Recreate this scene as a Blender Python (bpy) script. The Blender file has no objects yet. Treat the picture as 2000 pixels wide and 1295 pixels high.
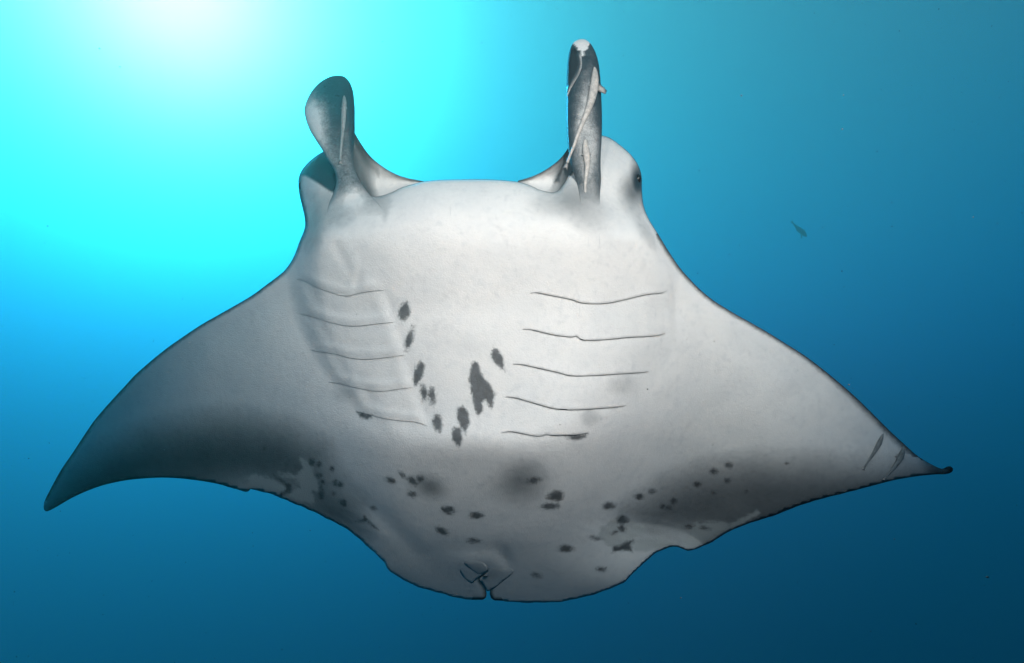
import bpy, math, random
import numpy as np
from mathutils import Vector, Matrix, Euler
from mathutils.geometry import delaunay_2d_cdt

random.seed(7); rng = np.random.default_rng(7)
scene = bpy.context.scene
COL = scene.collection

# ------------------------------------------------------------------ camera
PITCH = math.radians(12.5)
LENS, SENSOR = 24.0, 36.0
FPX = LENS / SENSOR * 2000.0            # focal length in photograph pixels
DIST = 3.0                              # metres from the lens to the ray's body plane
cam_data = bpy.data.cameras.new('camera'); cam = bpy.data.objects.new('camera', cam_data); COL.objects.link(cam)
cam_data.lens = LENS; cam_data.sensor_width = SENSOR; cam_data.sensor_fit = 'HORIZONTAL'
cam_data.clip_start = 0.05; cam_data.clip_end = 1000
cam.location = (0, 0, 0); cam.rotation_euler = (math.radians(90) + PITCH, 0, 0)
scene.camera = cam
CAMROT = Euler(cam.rotation_euler).to_matrix()
VIEW = CAMROT @ Vector((0, 0, -1))

# ------------------------------------------------------------------ sky, sun, strobes
SUN_DIR = (CAMROT @ Vector(((345 - 1000) / FPX, (647.5 + 12) / FPX, -1))).normalized()   # towards the sun
SUN_EL = math.asin(SUN_DIR.z); SUN_AZ = math.atan2(SUN_DIR.x, SUN_DIR.y)
world = bpy.data.worlds.new('World'); scene.world = world; world.use_nodes = True
wn = world.node_tree.nodes; wl = world.node_tree.links
sky = wn.new('ShaderNodeTexSky'); sky.sky_type = 'NISHITA'; sky.sun_disc = False
sky.sun_elevation = SUN_EL; sky.sun_rotation = SUN_AZ
wl.new(sky.outputs['Color'], wn['Background'].inputs['Color']); wn['Background'].inputs['Strength'].default_value = 0.05
sd = bpy.data.lights.new('sun', 'SUN'); sun = bpy.data.objects.new('sun', sd); COL.objects.link(sun)
sd.energy = 5.0; sd.angle = math.radians(0.5); sd.color = (1.0, 0.99, 0.97)
sun.rotation_euler = (-SUN_DIR).to_track_quat('-Z', 'Y').to_euler()

def strobe(name, loc, aim, power, cone, color=(1.0, 0.768, 0.69)):
    """one of the photographer's two flash heads, held out on arms beside the camera"""
    l = bpy.data.lights.new(name, 'SPOT'); o = bpy.data.objects.new(name, l); COL.objects.link(o)
    l.energy = power; l.spot_size = math.radians(cone); l.spot_blend = 1.0; l.shadow_soft_size = 0.08; l.color = color
    a = CAMROT @ Vector(loc); b = CAMROT @ Vector(aim)
    o.location = a; o.rotation_euler = (b - a).to_track_quat('-Z', 'Y').to_euler()
    return o
strobe('strobe_light', (0.85, 1.35, 0.2), (0.38, 0.34, -DIST), 380, 63)
strobe('strobe_light', (-0.55, 1.35, 0.2), (-0.02, 0.42, -DIST), 92, 62)

scene.view_settings.view_transform = 'Standard'; scene.view_settings.look = 'None'
scene.view_settings.exposure = 0.54; scene.view_settings.gamma = 1.0
scene.view_settings.use_curve_mapping = False
cy = scene.cycles
cy.use_denoising = True
try: cy.denoiser = 'OPENIMAGEDENOISE'
except Exception: pass
cy.max_bounces = 3; cy.diffuse_bounces = 1; cy.glossy_bounces = 1; cy.volume_bounces = 0; cy.transparent_max_bounces = 8
cy.sample_clamp_indirect = 0.0

# ------------------------------------------------------------------ node helpers
def material(name):
    m = bpy.data.materials.new(name); m.use_nodes = True
    return m, m.node_tree.nodes, m.node_tree.links

def math_node(nt, op, a, b=None, c=None, clamp=False):
    n = nt.nodes.new('ShaderNodeMath'); n.operation = op; n.use_clamp = clamp
    for i, v in enumerate((a, b, c)):
        if v is None: continue
        if isinstance(v, (int, float)): n.inputs[i].default_value = v
        else: nt.links.new(v, n.inputs[i])
    return n.outputs[0]

def noise(nt, scale, detail=4.0, rough=0.55, coord=None, distortion=0.0):
    n = nt.nodes.new('ShaderNodeTexNoise'); n.inputs['Scale'].default_value = scale
    n.inputs['Detail'].default_value = detail; n.inputs['Roughness'].default_value = rough; n.inputs['Distortion'].default_value = distortion
    if coord is not None: nt.links.new(coord, n.inputs['Vector'])
    return n.outputs['Fac']

def mix_color(nt, fac, a, b):
    n = nt.nodes.new('ShaderNodeMix'); n.data_type = 'RGBA'
    if isinstance(fac, (int, float)): n.inputs[0].default_value = fac
    else: nt.links.new(fac, n.inputs[0])
    for i, v in ((6, a), (7, b)):
        if isinstance(v, tuple): n.inputs[i].default_value = (*v, 1)
        else: nt.links.new(v, n.inputs[i])
    return n.outputs[2]

def attr(nt, name):
    n = nt.nodes.new('ShaderNodeAttribute'); n.attribute_name = name
    return n.outputs['Fac']

def smooth(nt, v, lo, hi, a=0.0, b=1.0):
    n = nt.nodes.new('ShaderNodeMapRange'); n.interpolation_type = 'SMOOTHSTEP'
    nt.links.new(v, n.inputs[0])
    for i, x in ((1, lo), (2, hi), (3, a), (4, b)): n.inputs[i].default_value = x
    return n.outputs[0]

# ------------------------------------------------------------------ sea water: one closed box of even water round everything
H = 40.0                                 # metres of water above the lens
m_water, n, l = material('sea_water')
for x in list(n):
    if x.type != 'OUTPUT_MATERIAL': n.remove(x)
out = [x for x in n if x.type == 'OUTPUT_MATERIAL'][0]
def scatter(color, density, g):
    s = n.new('ShaderNodeVolumeScatter'); s.inputs['Color'].default_value = (*color, 1)
    s.inputs['Density'].default_value = density; s.inputs['Anisotropy'].default_value = g
    return s.outputs[0]
SIG_S = (1.50, 0.915, 0.560); SIG_A = (1.12, 0.045, 0.020)      # scattering and absorption per surface depth
FWD = 0.54
cs = tuple(v / max(SIG_S) for v in SIG_S)
s1 = scatter(cs, max(SIG_S) * FWD / H, 0.86)
s2 = scatter(cs, max(SIG_S) * (1 - FWD) / H, 0.40)
ab = n.new('ShaderNodeVolumeAbsorption'); ab.inputs['Color'].default_value = (*[1 - v / max(SIG_A) for v in SIG_A], 1); ab.inputs['Density'].default_value = max(SIG_A) / H
ad0 = n.new('ShaderNodeAddShader'); l.new(s1, ad0.inputs[0]); l.new(s2, ad0.inputs[1])
ad = n.new('ShaderNodeAddShader'); l.new(ad0.outputs[0], ad.inputs[0]); l.new(ab.outputs[0], ad.inputs[1])
l.new(ad.outputs[0], out.inputs['Volume'])
bx, by0, by1, bz0, bz1 = 8 * H, -2 * H, 8 * H, -4 * H, H
V = [(x, y, z) for z in (bz0, bz1) for y in (by0, by1) for x in (-bx, bx)]
me = bpy.data.meshes.new('sea_water')
me.from_pydata(V, [], [(0, 2, 3, 1), (4, 5, 7, 6), (0, 1, 5, 4), (2, 6, 7, 3), (0, 4, 6, 2), (1, 3, 7, 5)])
water = bpy.data.objects.new('sea_water', me); COL.objects.link(water); me.materials.append(m_water)
water['kind'] = 'structure'; water['label'] = 'clear blue open sea water lit by the sun from above left'; 

# ------------------------------------------------------------------ materials
def skin_material():
    m, n, l = material('manta_skin'); nt = m.node_tree; b = n['Principled BSDF']
    tc = n.new('ShaderNodeTexCoord').outputs['Object']
    spot, dusk, rim, pale = attr(nt, 'spot'), attr(nt, 'dusk'), attr(nt, 'rim'), attr(nt, 'pale')
    n_fine = noise(nt, 160, 3, 0.6, tc); n_mid = noise(nt, 38, 5, 0.6, tc); n_big = noise(nt, 5, 4, 0.55, tc)
    j1 = math_node(nt, 'SUBTRACT', n_fine, 0.5); j2 = math_node(nt, 'SUBTRACT', n_mid, 0.5); j3 = math_node(nt, 'SUBTRACT', n_big, 0.5)
    # belly: white with faint mottling
    white = mix_color(nt, smooth(nt, n_big, 0.35, 0.7), (0.84, 0.83, 0.815), (0.79, 0.79, 0.785))
    white = mix_color(nt, smooth(nt, n_mid, 0.50, 0.74, 0, 0.42), white, (0.62, 0.64, 0.65))
    mp = n.new('ShaderNodeMapping'); mp.inputs['Scale'].default_value = (16, 5, 5); l.new(tc, mp.inputs[0])
    streak = noise(nt, 1.0, 6, 0.65, mp.outputs[0], 0.6)
    white = mix_color(nt, smooth(nt, streak, 0.50, 0.78, 0, 0.14), white, (0.55, 0.58, 0.60))
    blot = noise(nt, 13, 6, 0.7, tc, 0.8)
    white = mix_color(nt, smooth(nt, blot, 0.50, 0.76, 0, 0.40), white, (0.58, 0.585, 0.60))
    scr = n.new('ShaderNodeMapping'); scr.inputs['Rotation'].default_value = (0, 0, 0.5); scr.inputs['Scale'].default_value = (260, 7, 7); l.new(tc, scr.inputs[0])
    white = mix_color(nt, smooth(nt, noise(nt, 1.0, 2, 0.5, scr.outputs[0]), 0.70, 0.78, 0, 0.5), white, (0.40, 0.43, 0.45))
    # soft grey pigment
    d = math_node(nt, 'MULTIPLY_ADD', j1, 0.07, dusk); d = math_node(nt, 'MULTIPLY_ADD', j2, 0.09, d); d = math_node(nt, 'MULTIPLY_ADD', j3, 0.14, d)
    gl = attr(nt, 'gloss'); d = math_node(nt, 'MULTIPLY_ADD', math_node(nt, 'MULTIPLY', gl, math_node(nt, 'ADD', j2, j1)), 0.55, d)  # on the fins this noise also paints broken pale sheen into the colour
    gate = smooth(nt, dusk, 0.0, 0.12)
    d = math_node(nt, 'MULTIPLY', d, gate, clamp=True)
    inv = math_node(nt, 'SUBTRACT', 1.0, d); d2 = math_node(nt, 'MULTIPLY_ADD', math_node(nt, 'MULTIPLY', inv, inv), -1.0, 1.0)
    col = mix_color(nt, d2, white, (0.026, 0.046, 0.060))
    # pale torn scars on the grey
    ps = math_node(nt, 'MULTIPLY_ADD', j2, 18.0, pale); ps = math_node(nt, 'MULTIPLY_ADD', j1, 8.0, ps)
    col = mix_color(nt, smooth(nt, ps, 4.0, -5.0, 0, 0.80), col, (0.50, 0.52, 0.51))
    # dark rim
    r = math_node(nt, 'MULTIPLY_ADD', j2, 0.7, rim); r = math_node(nt, 'MULTIPLY_ADD', j1, 0.35, r)
    col = mix_color(nt, smooth(nt, r, 0.05, 1.15, 0.85, 0.0), col, (0.012, 0.018, 0.026))
    # ragged dark spots
    n_spk = noise(nt, 95, 4, 0.7, tc)
    s = math_node(nt, 'MULTIPLY_ADD', j1, 9.0, spot); s = math_node(nt, 'MULTIPLY_ADD', math_node(nt, 'SUBTRACT', n_spk, 0.5), 11.0, s); s = math_node(nt, 'MULTIPLY_ADD', j2, 7.0, s)
    sm = smooth(nt, s, 3.4, -4.0, 0.0, 0.90)
    col = mix_color(nt, sm, col, mix_color(nt, smooth(nt, n_mid, 0.35, 0.65), (0.030, 0.038, 0.046), (0.075, 0.088, 0.10)))
    l.new(col, b.inputs['Base Color'])
    rr = smooth(nt, dusk, 0.0, 1.0, 0.60, 0.42); rr = math_node(nt, 'MULTIPLY_ADD', j2, 0.12, rr); rr = math_node(nt, 'MULTIPLY_ADD', gl, -0.13, rr); rr = math_node(nt, 'ADD', rr, smooth(nt, rim, 0.0, 0.8, 0.5, 0.0), clamp=True)
    l.new(rr, b.inputs['Roughness']); l.new(math_node(nt, 'MULTIPLY', smooth(nt, rim, 0.0, 0.4, 0.03, 0.24), math_node(nt, 'MULTIPLY_ADD', gl, 1.6, 1.0)), b.inputs['Specular IOR Level'])
    bp = n.new('ShaderNodeBump'); bp.inputs['Strength'].default_value = 0.5; bp.inputs['Distance'].default_value = 0.004
    h = math_node(nt, 'MULTIPLY_ADD', n_mid, 0.8, n_fine)
    l.new(h, bp.inputs['Height']); l.new(bp.outputs[0], b.inputs['Normal'])
    return m
SKIN = skin_material()

def plain_material(name, c1, c2, scale, rough=0.5, spec=0.3, stretch=None):
    m, n, l = material(name); nt = m.node_tree; b = n['Principled BSDF']
    tc = n.new('ShaderNodeTexCoord').outputs['Object']
    if stretch:
        mp = n.new('ShaderNodeMapping'); mp.inputs['Scale'].default_value = stretch; l.new(tc, mp.inputs[0]); tc = mp.outputs[0]
    f = noise(nt, scale, 5, 0.6, tc)
    l.new(mix_color(nt, smooth(nt, f, 0.35, 0.68), c1, c2), b.inputs['Base Color'])
    b.inputs['Roughness'].default_value = rough; b.inputs['Specular IOR Level'].default_value = spec
    return m
SLIT = plain_material('gill_slit_dark', (0.025, 0.03, 0.034), (0.07, 0.078, 0.084), 60, 0.7, 0.1)
SLIT_PALE = plain_material('gill_slit_grey', (0.42, 0.44, 0.45), (0.60, 0.61, 0.61), 40, 0.7, 0.1)
EYE = plain_material('eye_dark', (0.006, 0.008, 0.010), (0.02, 0.024, 0.028), 40, 0.18, 0.5)
REMORA = plain_material('remora_skin', (0.62, 0.58, 0.54), (0.42, 0.40, 0.38), 55, 0.45, 0.3)
REMORA_GREY = plain_material('remora_skin_grey', (0.24, 0.26, 0.27), (0.13, 0.15, 0.16), 55, 0.45, 0.3)
REMORA_DIM = plain_material('remora_skin_dim', (0.42, 0.43, 0.43), (0.28, 0.30, 0.30), 55, 0.45, 0.3)
REMORA_FIN = plain_material('remora_fin', (0.52, 0.50, 0.48), (0.36, 0.35, 0.34), 60, 0.5, 0.2)
FISH = plain_material('fish_skin', (0.07, 0.19, 0.30), (0.12, 0.26, 0.38), 12, 0.4, 0.4)
SPECK = plain_material('speck', (0.16, 0.17, 0.16), (0.34, 0.34, 0.32), 300, 0.8, 0.1)

# ------------------------------------------------------------------ geometry helpers (ray's own frame: u across, v forward, w out of the belly)
def P(px, py, w):
    px = np.asarray(px, float); py = np.asarray(py, float); w = np.asarray(w, float) + px * 0
    k = (DIST - w) / FPX
    return np.stack([(px - 1000.0) * k, (647.5 - py) * k, w], -1)

def dense(poly, step, closed=True, jitter=0.0):
    """resample a polyline as a smooth Catmull-Rom curve"""
    p = np.array(poly, float); k = len(p); outp = []
    segs = k if closed else k - 1
    for i in range(segs):
        if closed: a, b, c, d = p[(i - 1) % k], p[i], p[(i + 1) % k], p[(i + 2) % k]
        else: a, b, c, d = p[max(i - 1, 0)], p[i], p[i + 1], p[min(i + 2, k - 1)]
        L = np.linalg.norm(c - b); m = max(1, int(round(L / step)))
        for j in range(m):
            t = j / m
            q = 0.5 * ((2 * b) + (c - a) * t + (2 * a - 5 * b + 4 * c - d) * t * t + (3 * b - a - 3 * c + d) * t ** 3)
            outp.append(q)
    if not closed: outp.append(p[-1])
    q = np.array(outp)
    if jitter: q = q + rng.normal(size=q.shape) * jitter
    return q

def seg_dist(x, y, poly, closed=True, chunk=4000):
    a = np.asarray(poly, float); b = np.roll(a, -1, 0)
    if not closed: a, b = a[:-1], b[:-1]
    d = b - a; L = (d ** 2).sum(1) + 1e-12; res = np.empty(len(x))
    for i in range(0, len(x), chunk):
        X = x[i:i + chunk, None]; Y = y[i:i + chunk, None]
        t = np.clip(((X - a[:, 0]) * d[:, 0] + (Y - a[:, 1]) * d[:, 1]) / L, 0, 1)
        res[i:i + chunk] = np.sqrt(((X - a[:, 0] - t * d[:, 0]) ** 2 + (Y - a[:, 1] - t * d[:, 1]) ** 2).min(1))
    return res

def inside(x, y, poly):
    p = np.asarray(poly, float); q = np.roll(p, -1, 0); r = np.zeros(len(x), bool)
    for (x0, y0), (x1, y1) in zip(p, q):
        if y0 == y1: continue
        c = ((y0 > y) != (y1 > y)) & (x < (x1 - x0) * (y - y0) / (y1 - y0) + x0)
        r ^= c
    return r

def sdf_poly(x, y, poly):
    d = seg_dist(x, y, poly); return np.where(inside(x, y, poly), -d, d)

def sdf_ellipse(x, y, cx, cy_, rx, ry, ang=0.0):
    c, s = math.cos(math.radians(ang)), math.sin(math.radians(ang))
    X = (x - cx) * c + (y - cy_) * s; Y = -(x - cx) * s + (y - cy_) * c
    k = np.sqrt((X / rx) ** 2 + (Y / ry) ** 2)
    return (k - 1) * min(rx, ry) * 0.9

def sstep(v, a, b):
    t = np.clip((v - a) / (b - a), 0, 1); return t * t * (3 - 2 * t)

def gauss(x, y, cx, cy_, sx, sy, ang=0.0):
    c, s = math.cos(math.radians(ang)), math.sin(math.radians(ang))
    X = (x - cx) * c + (y - cy_) * s; Y = -(x - cx) * s + (y - cy_) * c
    return np.exp(-0.5 * ((X / sx) ** 2 + (Y / sy) ** 2))

def make_object(name, verts, faces, mat, parent=None, attrs=None, smooth_shade=True):
    me = bpy.data.meshes.new(name)
    me.from_pydata([tuple(v) for v in np.asarray(verts).tolist()], [], faces); me.update()
    if smooth_shade: me.polygons.foreach_set('use_smooth', [True] * len(me.polygons))
    for k, a in (attrs or {}).items():
        at = me.attributes.new(k, 'FLOAT', 'POINT'); at.data.foreach_set('value', np.asarray(a, np.float32))
    me.materials.append(mat)
    o = bpy.data.objects.new(name, me); COL.objects.link(o)
    if parent is not None: o.parent = parent
    return o

def empty(name, label, cat, group=None, loc=(0, 0, 0)):
    o = bpy.data.objects.new(name, None); COL.objects.link(o); o.location = loc
    o['label'] = label; o['category'] = cat
    if group: o['group'] = group
    return o

def triangulate(outline, points, extra_edges=()):
    """constrained Delaunay of outline + inner points; returns verts (n,2), tris, number of outline verts"""
    nb = len(outline)
    allp = np.vstack([outline, points]) if len(points) else outline
    edges = [(i, (i + 1) % nb) for i in range(nb)] + [(a + nb, b + nb) for a, b in extra_edges]
    vs, _, fs, ov, _, _ = delaunay_2d_cdt([Vector((p[0], -p[1])) for p in allp], edges, [], 1, 1e-5)
    vs = np.array([(v.x, -v.y) for v in vs])
    fs = [tuple(f) for f in fs]
    keep = [i for i, o in enumerate(ov) if any(k < nb for k in o)]
    return vs, fs, set(keep)

def pillow(outline, points, front, back, extra_edges=()):
    """two skins over one outline, sewn together along it"""
    vs, fs, rim = triangulate(outline, points, extra_edges)
    x, y = vs[:, 0], vs[:, 1]
    wf = front(x, y); wb = back(x, y)
    rimmask = np.zeros(len(vs), bool); rimmask[list(rim)] = True
    wb = np.where(rimmask, wf, wb)
    idx = np.where(rimmask, np.arange(len(vs)), -1); m = len(vs)
    inner = np.where(~rimmask)[0]; idx[inner] = m + np.arange(len(inner))
    F = [f for f in fs]; B = [tuple(int(idx[i]) for i in reversed(f)) for f in fs]
    B = [b for b, f in zip(B, fs) if not all(rimmask[i] for i in f)]
    X = np.concatenate([x, x[inner]]); Y = np.concatenate([y, y[inner]]); W = np.concatenate([wf, wb[inner]])
    isback = np.concatenate([np.zeros(m), np.ones(len(inner))])
    return X, Y, W, isback, F + B

def lattice(x0, x1, y0, y1, pitch):
    ys = np.arange(y0, y1, pitch * 0.866); pts = []
    for i, yy in enumerate(ys):
        xs = np.arange(x0 + (pitch / 2 if i % 2 else 0), x1, pitch)
        pts.append(np.stack([xs, np.full(len(xs), yy)], 1))
    return np.vstack(pts)

# ------------------------------------------------------------------ the manta: outline of the disc (head, wings, pelvic lobes)
OUTLINE = [
 # left side of the head, then leading edge of the left wing
 (650,291),(629.8,296.8),(609,311),(593.7,326.6),(585,342),(582.6,358.5),(585,381),(591,406),(595.5,428),(595,446),(585,472),(573,503),(557,527),(541,541),
 (519.5,557),(486,581),(425,616),(395,633),(356.5,658.6),(315.7,688),(267.5,729),(245,753),(219,781),(186,819),(163.8,851),(141.5,885),(119,918),(100.8,951),(87.8,977),
 (85,991),(89,998.5),(97,997),(115.6,987),(137.8,974),(167.5,960),(200.8,948),(238,939.5),(275,935),(315.7,933),(349,934.3),(378.7,937.5),(412,942.5),(441.7,949.5),(471,958.8),(485,960),(489,955.8),
 (523,963),(558,976.7),(590.6,990),(621,1004),(654.5,1020.6),(682,1037),(702,1052.6),(721,1070.7),(738,1086),(751.5,1100),(755.5,1109),(768.5,1121),(788,1133),(810,1143.5),(832,1151),(857,1158),(882,1164.6),(905,1170),
 (932,1172.4),(945,1170),(950,1163),(949,1151),(943,1139.6),(938,1131),(946,1128),(955,1132),(957,1144),(956.6,1153),(957,1163),(963,1171),(976,1174),(999,1175.5),(1027,1177),(1060,1177),(1096,1175),(1127,1169.5),(1154.7,1162.5),(1180,1154),(1202,1146),
 (1218.7,1137.5),(1230,1126.4),(1243.7,1112.5),(1257.6,1101),(1274,1085),(1291,1075),(1307.7,1069.4),(1324,1068.6),(1335.5,1073),(1343.8,1076),(1360.5,1071.5),(1385,1062),(1403,1051),(1421,1039.5),(1448,1028),(1479,1017),(1515,1006),
 (1560,988),(1613.5,972),(1658,961),(1703,949),(1748,937.5),(1793,930),(1830,926.5),(1848,926),(1859,922),(1861.5,915.5),(1856,910.5),(1848,912),(1839,915.5),(1819.5,907),(1793,891),(1765.7,867),(1734.4,838),(1703,806.6),(1671.7,776),
 (1640,748),(1604.5,719),(1568.7,692.4),(1528.4,667),(1497,647.6),(1465.7,629.7),(1430,609.6),(1394,587),(1367,565),(1345,542.5),(1328,523),(1307,492.5),(1286.5,459),(1268,429),(1257,401.5),(1253.5,370),(1253,344.5),(1246,322),(1230,300),(1208,281),(1189,268.5),(1175,265),
 (1158,266),(1142,277),(1128,300),(1115,330),(1103,356),(1084.5,375),(1056,371.5),(1037,363),(1012,355.5),(980,352),(945,350.5),(905,350.5),(860,351.6),(828.6,354.5),(806,360),(784,366.5),(762,377),(737,384),(722,380),(706,358),(694,330),(676,302)]
OUT = dense(OUTLINE, 4.0)
# slightly ragged trailing edge
wob = np.array([0.0 if (q[1] < 930 or q[0] < 420 or q[0] > 1700) else 1.0 for q in OUT])
ph = np.cumsum(np.r_[0, np.linalg.norm(np.diff(OUT, axis=0), axis=1)])
OUT[:, 1] += 0.55 * wob * np.where(OUT[:, 0] > 1400, 0.4, 1.0) * (0.9 * np.sin(ph / 5.3) + 0.7 * np.sin(ph / 11.7 + 1) + rng.normal(size=len(OUT)) * 0.35)

from mathutils.kdtree import KDTree
_o1 = dense(OUT, 0.8); _kd = KDTree(len(_o1))
for _i, _q in enumerate(_o1): _kd.insert((_q[0], _q[1], 0), _i)
_kd.balance()
def out_dist(x, y):
    return np.array([_kd.find((a, b, 0))[2] for a, b in zip(x, y)])

GILLS_R = [
 [(1036,573),(1048.5,571.5),(1081.5,577.7),(1116,584.6),(1133.7,590.5),(1158,593),(1186,591.6),(1220.5,585),(1262,575),(1293.5,572),(1304,565.5)],
 [(1021,642.6),(1036,643.7),(1060.7,649),(1088.5,654.8),(1117,657.8),(1125.7,655.5),(1132,661),(1141,664),(1175,663.5),(1227.5,658.6),(1279.6,655.8),(1299,651)],
 [(1002,710.7),(1019,712),(1053.7,719),(1088.5,727),(1112.8,733),(1144,733.7),(1192.7,731),(1244.8,728),(1267,726)],
 [(988,774.7),(1008.6,777.5),(1046.8,788),(1081.5,797.6),(1123,800),(1175,797),(1213.6,794),(1222,791.5)],
 [(979,845),(998,843),(1026,848),(1053.7,852),(1066,848.5),(1081.5,849.7),(1123,849.2),(1149,845.6)]]
GILLS_L = [
 [(579,544.7),(595.6,548),(623,562),(654.7,573),(679,577.7),(700,572.5),(727.6,568),(750,566)],
 [(582,612),(609.5,617.6),(644,628.8),(679,636),(706.8,635.7),(738,632),(769,629)],
 [(604,682),(623.4,686.5),(651,690),(686,699),(720.7,701),(755.5,697.6),(790,693)],
 [(641.5,746),(665,749),(696,756.7),(727.6,763),(755.5,763),(783,758.7),(806,756.7)],
 [(696,803.6),(720.7,808.8),(748.5,816.4),(779.8,821),(811,823.7),(833.6,831)]]
GILLS = [(np.array(g, float), 1) for g in GILLS_R] + [(np.array(g, float), -1) for g in GILLS_L]

def tab(v, pts):
    a = np.array(pts, float); return np.interp(v, a[:, 0], a[:, 1])
def stab(v, pts):
    """smooth table: average of a few shifted linear look-ups"""
    return sum(tab(v + d, pts) for d in (-24, -16, -8, 0, 8, 16, 24)) / 7.0

def trunk_s(x, y):
    xl = stab(y, [(300,575),(350,578),(420,588),(470,582),(520,578),(560,578),(620,588),(680,613),(740,652),(800,703),(860,768),(920,820),(1180,860)])
    xr = stab(y, [(300,1256),(350,1256),(420,1262),(470,1290),(520,1306),(560,1312),(650,1308),(720,1282),(790,1238),(850,1168),(920,1100),(1180,1060)])
    xc = (xl + xr) / 2; hw = (xr - xl) / 2
    return (x - xc) / hw

def gill_relief(x, y):
    r = np.zeros(len(x))
    for g, side in GILLS:
        x0, x1 = g[0, 0], g[-1, 0]
        ys = np.interp(x, g[:, 0], g[:, 1]); d = y - ys
        tp = sstep(x, x0 - 4, x0 + 26) * (1 - sstep(x, x1 - 26, x1 + 4))
        up, dn = (0.0026, 0.0030) if side > 0 else (0.0042, 0.0014)
        a = np.where(d <= 0, up * np.exp(-np.abs(d) / 20.0), -dn * np.exp(-np.abs(d) / 7.0)) if side > 0 else np.where(d <= 0, 0.0008 * np.exp(-np.abs(d) / 20.0), -0.0008 * np.exp(-np.abs(d) / 7.0)) + 0.0042 * np.exp(-((d + 11) / 9.0) ** 2)
        r += tp * a
    return r

def base_w(x, y):
    # wings: sweep back from the observer towards the tips, trailing edges fall away
    dl = np.clip((640 - x) / 555, 0, 1.1); dr = np.clip((1260 - x) / -600, 0, 1.1)
    yl = stab(x, [(80,960),(150,880),(250,780),(400,680),(560,600),(640,560)])
    yr = stab(x, [(1260,560),(1330,570),(1500,690),(1650,790),(1760,880),(1860,915)])
    tl = np.clip((y - yl) / 330, -0.4, 1.4); tr = np.clip((y - yr) / 330, -0.4, 1.4)
    wl_ = -0.02 - 0.62 * dl ** 1.25 - 0.24 * np.clip(tl, 0, 2) ** 1.8
    wr_ = -0.02 - 0.34 * dr ** 1.5 - 0.34 * np.clip(tr, 0, 2) ** 1.9
    yb = y + 48 * sstep(np.abs(x - 905), 70, 340) * sstep(y, 600, 800) * (1 - sstep(y, 1000, 1150))
    body = stab(yb, [(250,-0.30),(300,-0.17),(350,-0.05),(400,0.03),(460,0.085),(560,0.12),(700,0.168),(800,0.203),(872,0.208),(922,0.155),(980,0.055),(1050,-0.11),(1120,-0.36),(1200,-0.70)])
    body = body - 0.075 * ((x - 985) / 360) ** 2
    s = trunk_s(x, y)
    ax = np.abs(x - 940)
    m = 1 - sstep(ax, 150 + 0 * y, 520 + 0 * y)
    q_ = sstep(x, 760, 1120); wing = wl_ * (1 - q_) + wr_ * q_
    w = wing * (1 - m) + body * m
    # trunk stands proud of the wing roots
    tb = stab(y, [(250,0.10),(420,0.11),(560,0.110),(640,0.085),(720,0.048),(790,0.020),(850,0.004),(890,0.0),(1200,0.0)])
    tb = tb * (0.65 - 0.35 * np.tanh(s * 4))
    w = w + tb * (1 - sstep(np.abs(s), 0.86, 1.05)) * (1 - 0.25 * np.clip(np.abs(s), 0, 1) ** 3)
    # sides of the head (eye lobes) lie deeper than the jaw
    side = sstep(np.abs(x - 925), 170, 300) * (1 - sstep(y, 380, 470))
    w = w - 0.13 * side
    return w

def edge_T(x, y, d):
    head = (1 - sstep(y, 420, 620)) * sstep(x, 520, 600) * (1 - sstep(x, 1290, 1370))
    te = 0.012 + 0.091 * head
    R = 26 + 50 * head
    return te * np.sqrt(np.clip(1 - (1 - np.clip(d / R, 0, 1)) ** 2, 0, 1))

def fold(x, y):
    """soft skin folds on the throat, behind the gills and round the vent"""
    w = 0.006 * gauss(x, y, 690, 520, 14, 36, -28) - 0.006 * gauss(x, y, 668, 500, 8, 30, -28)
    w = w - 0.006 * gauss(x, y, 700, 545, 6, 22, 10)
    # raised inner margin of the left gill field
    for gx, gy in ((757, 595), (780, 660), (797, 725), (822, 795)):
        w = w + 0.005 * gauss(x, y, gx - 16, gy, 11, 24, -22) - 0.004 * gauss(x, y, gx + 4, gy, 7, 22, -22)
    for gx, gy in ((597, 580), (618, 650), (650, 715), (700, 775)):
        w = w + 0.006 * gauss(x, y, gx, gy, 9, 22, -30) - 0.007 * gauss(x, y, gx + 17, gy - 3, 10, 22, -30)
    # round vent
    w = w + 0.028 * gauss(x, y, 935, 1095, 34, 22) - 0.008 * gauss(x, y, 928, 1074, 50, 10) - 0.02 * gauss(x, y, 985, 1090, 10, 16, -35)
    w = w - 0.02 * gauss(x, y, 770, 1040, 60, 16, 42) + 0.012 * gauss(x, y, 725, 1020, 50, 14, 40)
    # low ridge of the girdle across the belly
    w = w + 0.030 * gauss(x, y, 890, 862, 100, 30, 4) + 0.012 * gauss(x, y, 1040, 850, 80, 36, -8)
    w = w + 0.005 * gauss(x, y, 1306, 590, 7, 44, -3) - 0.004 * gauss(x, y, 1319, 595, 7, 44, -3)
    w = w + 0.0016 * np.sin(x / 23.0 + 1.3 * np.sin(y / 31.0)) * np.sin(y / 27.0 + x / 90.0)
    # fine wrinkles along the torn trailing edge
    tm = np.exp(-((y - (1035 + 0.0 * x)) / 45.0) ** 2) * (gauss(x, y, 660, 1010, 90, 60) + gauss(x, y, 1270, 1050, 110, 50))
    w = w + tm * 0.0010 * np.sin((x * 0.5 - y) / 3.6 + 2 * np.sin(x / 27.0) + 1.7 * np.sin(y / 19.0))
    return w

def belly_w(x, y):
    x = np.atleast_1d(np.asarray(x, float)); y = np.atleast_1d(np.asarray(y, float))
    d = out_dist(x, y)
    d = np.where(inside(x, y, OUT), d, 0)
    k = np.clip(d / 14, 0, 1)
    return base_w(x, y) + edge_T(x, y, d) + (gill_relief(x, y) + fold(x, y)) * k

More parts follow.
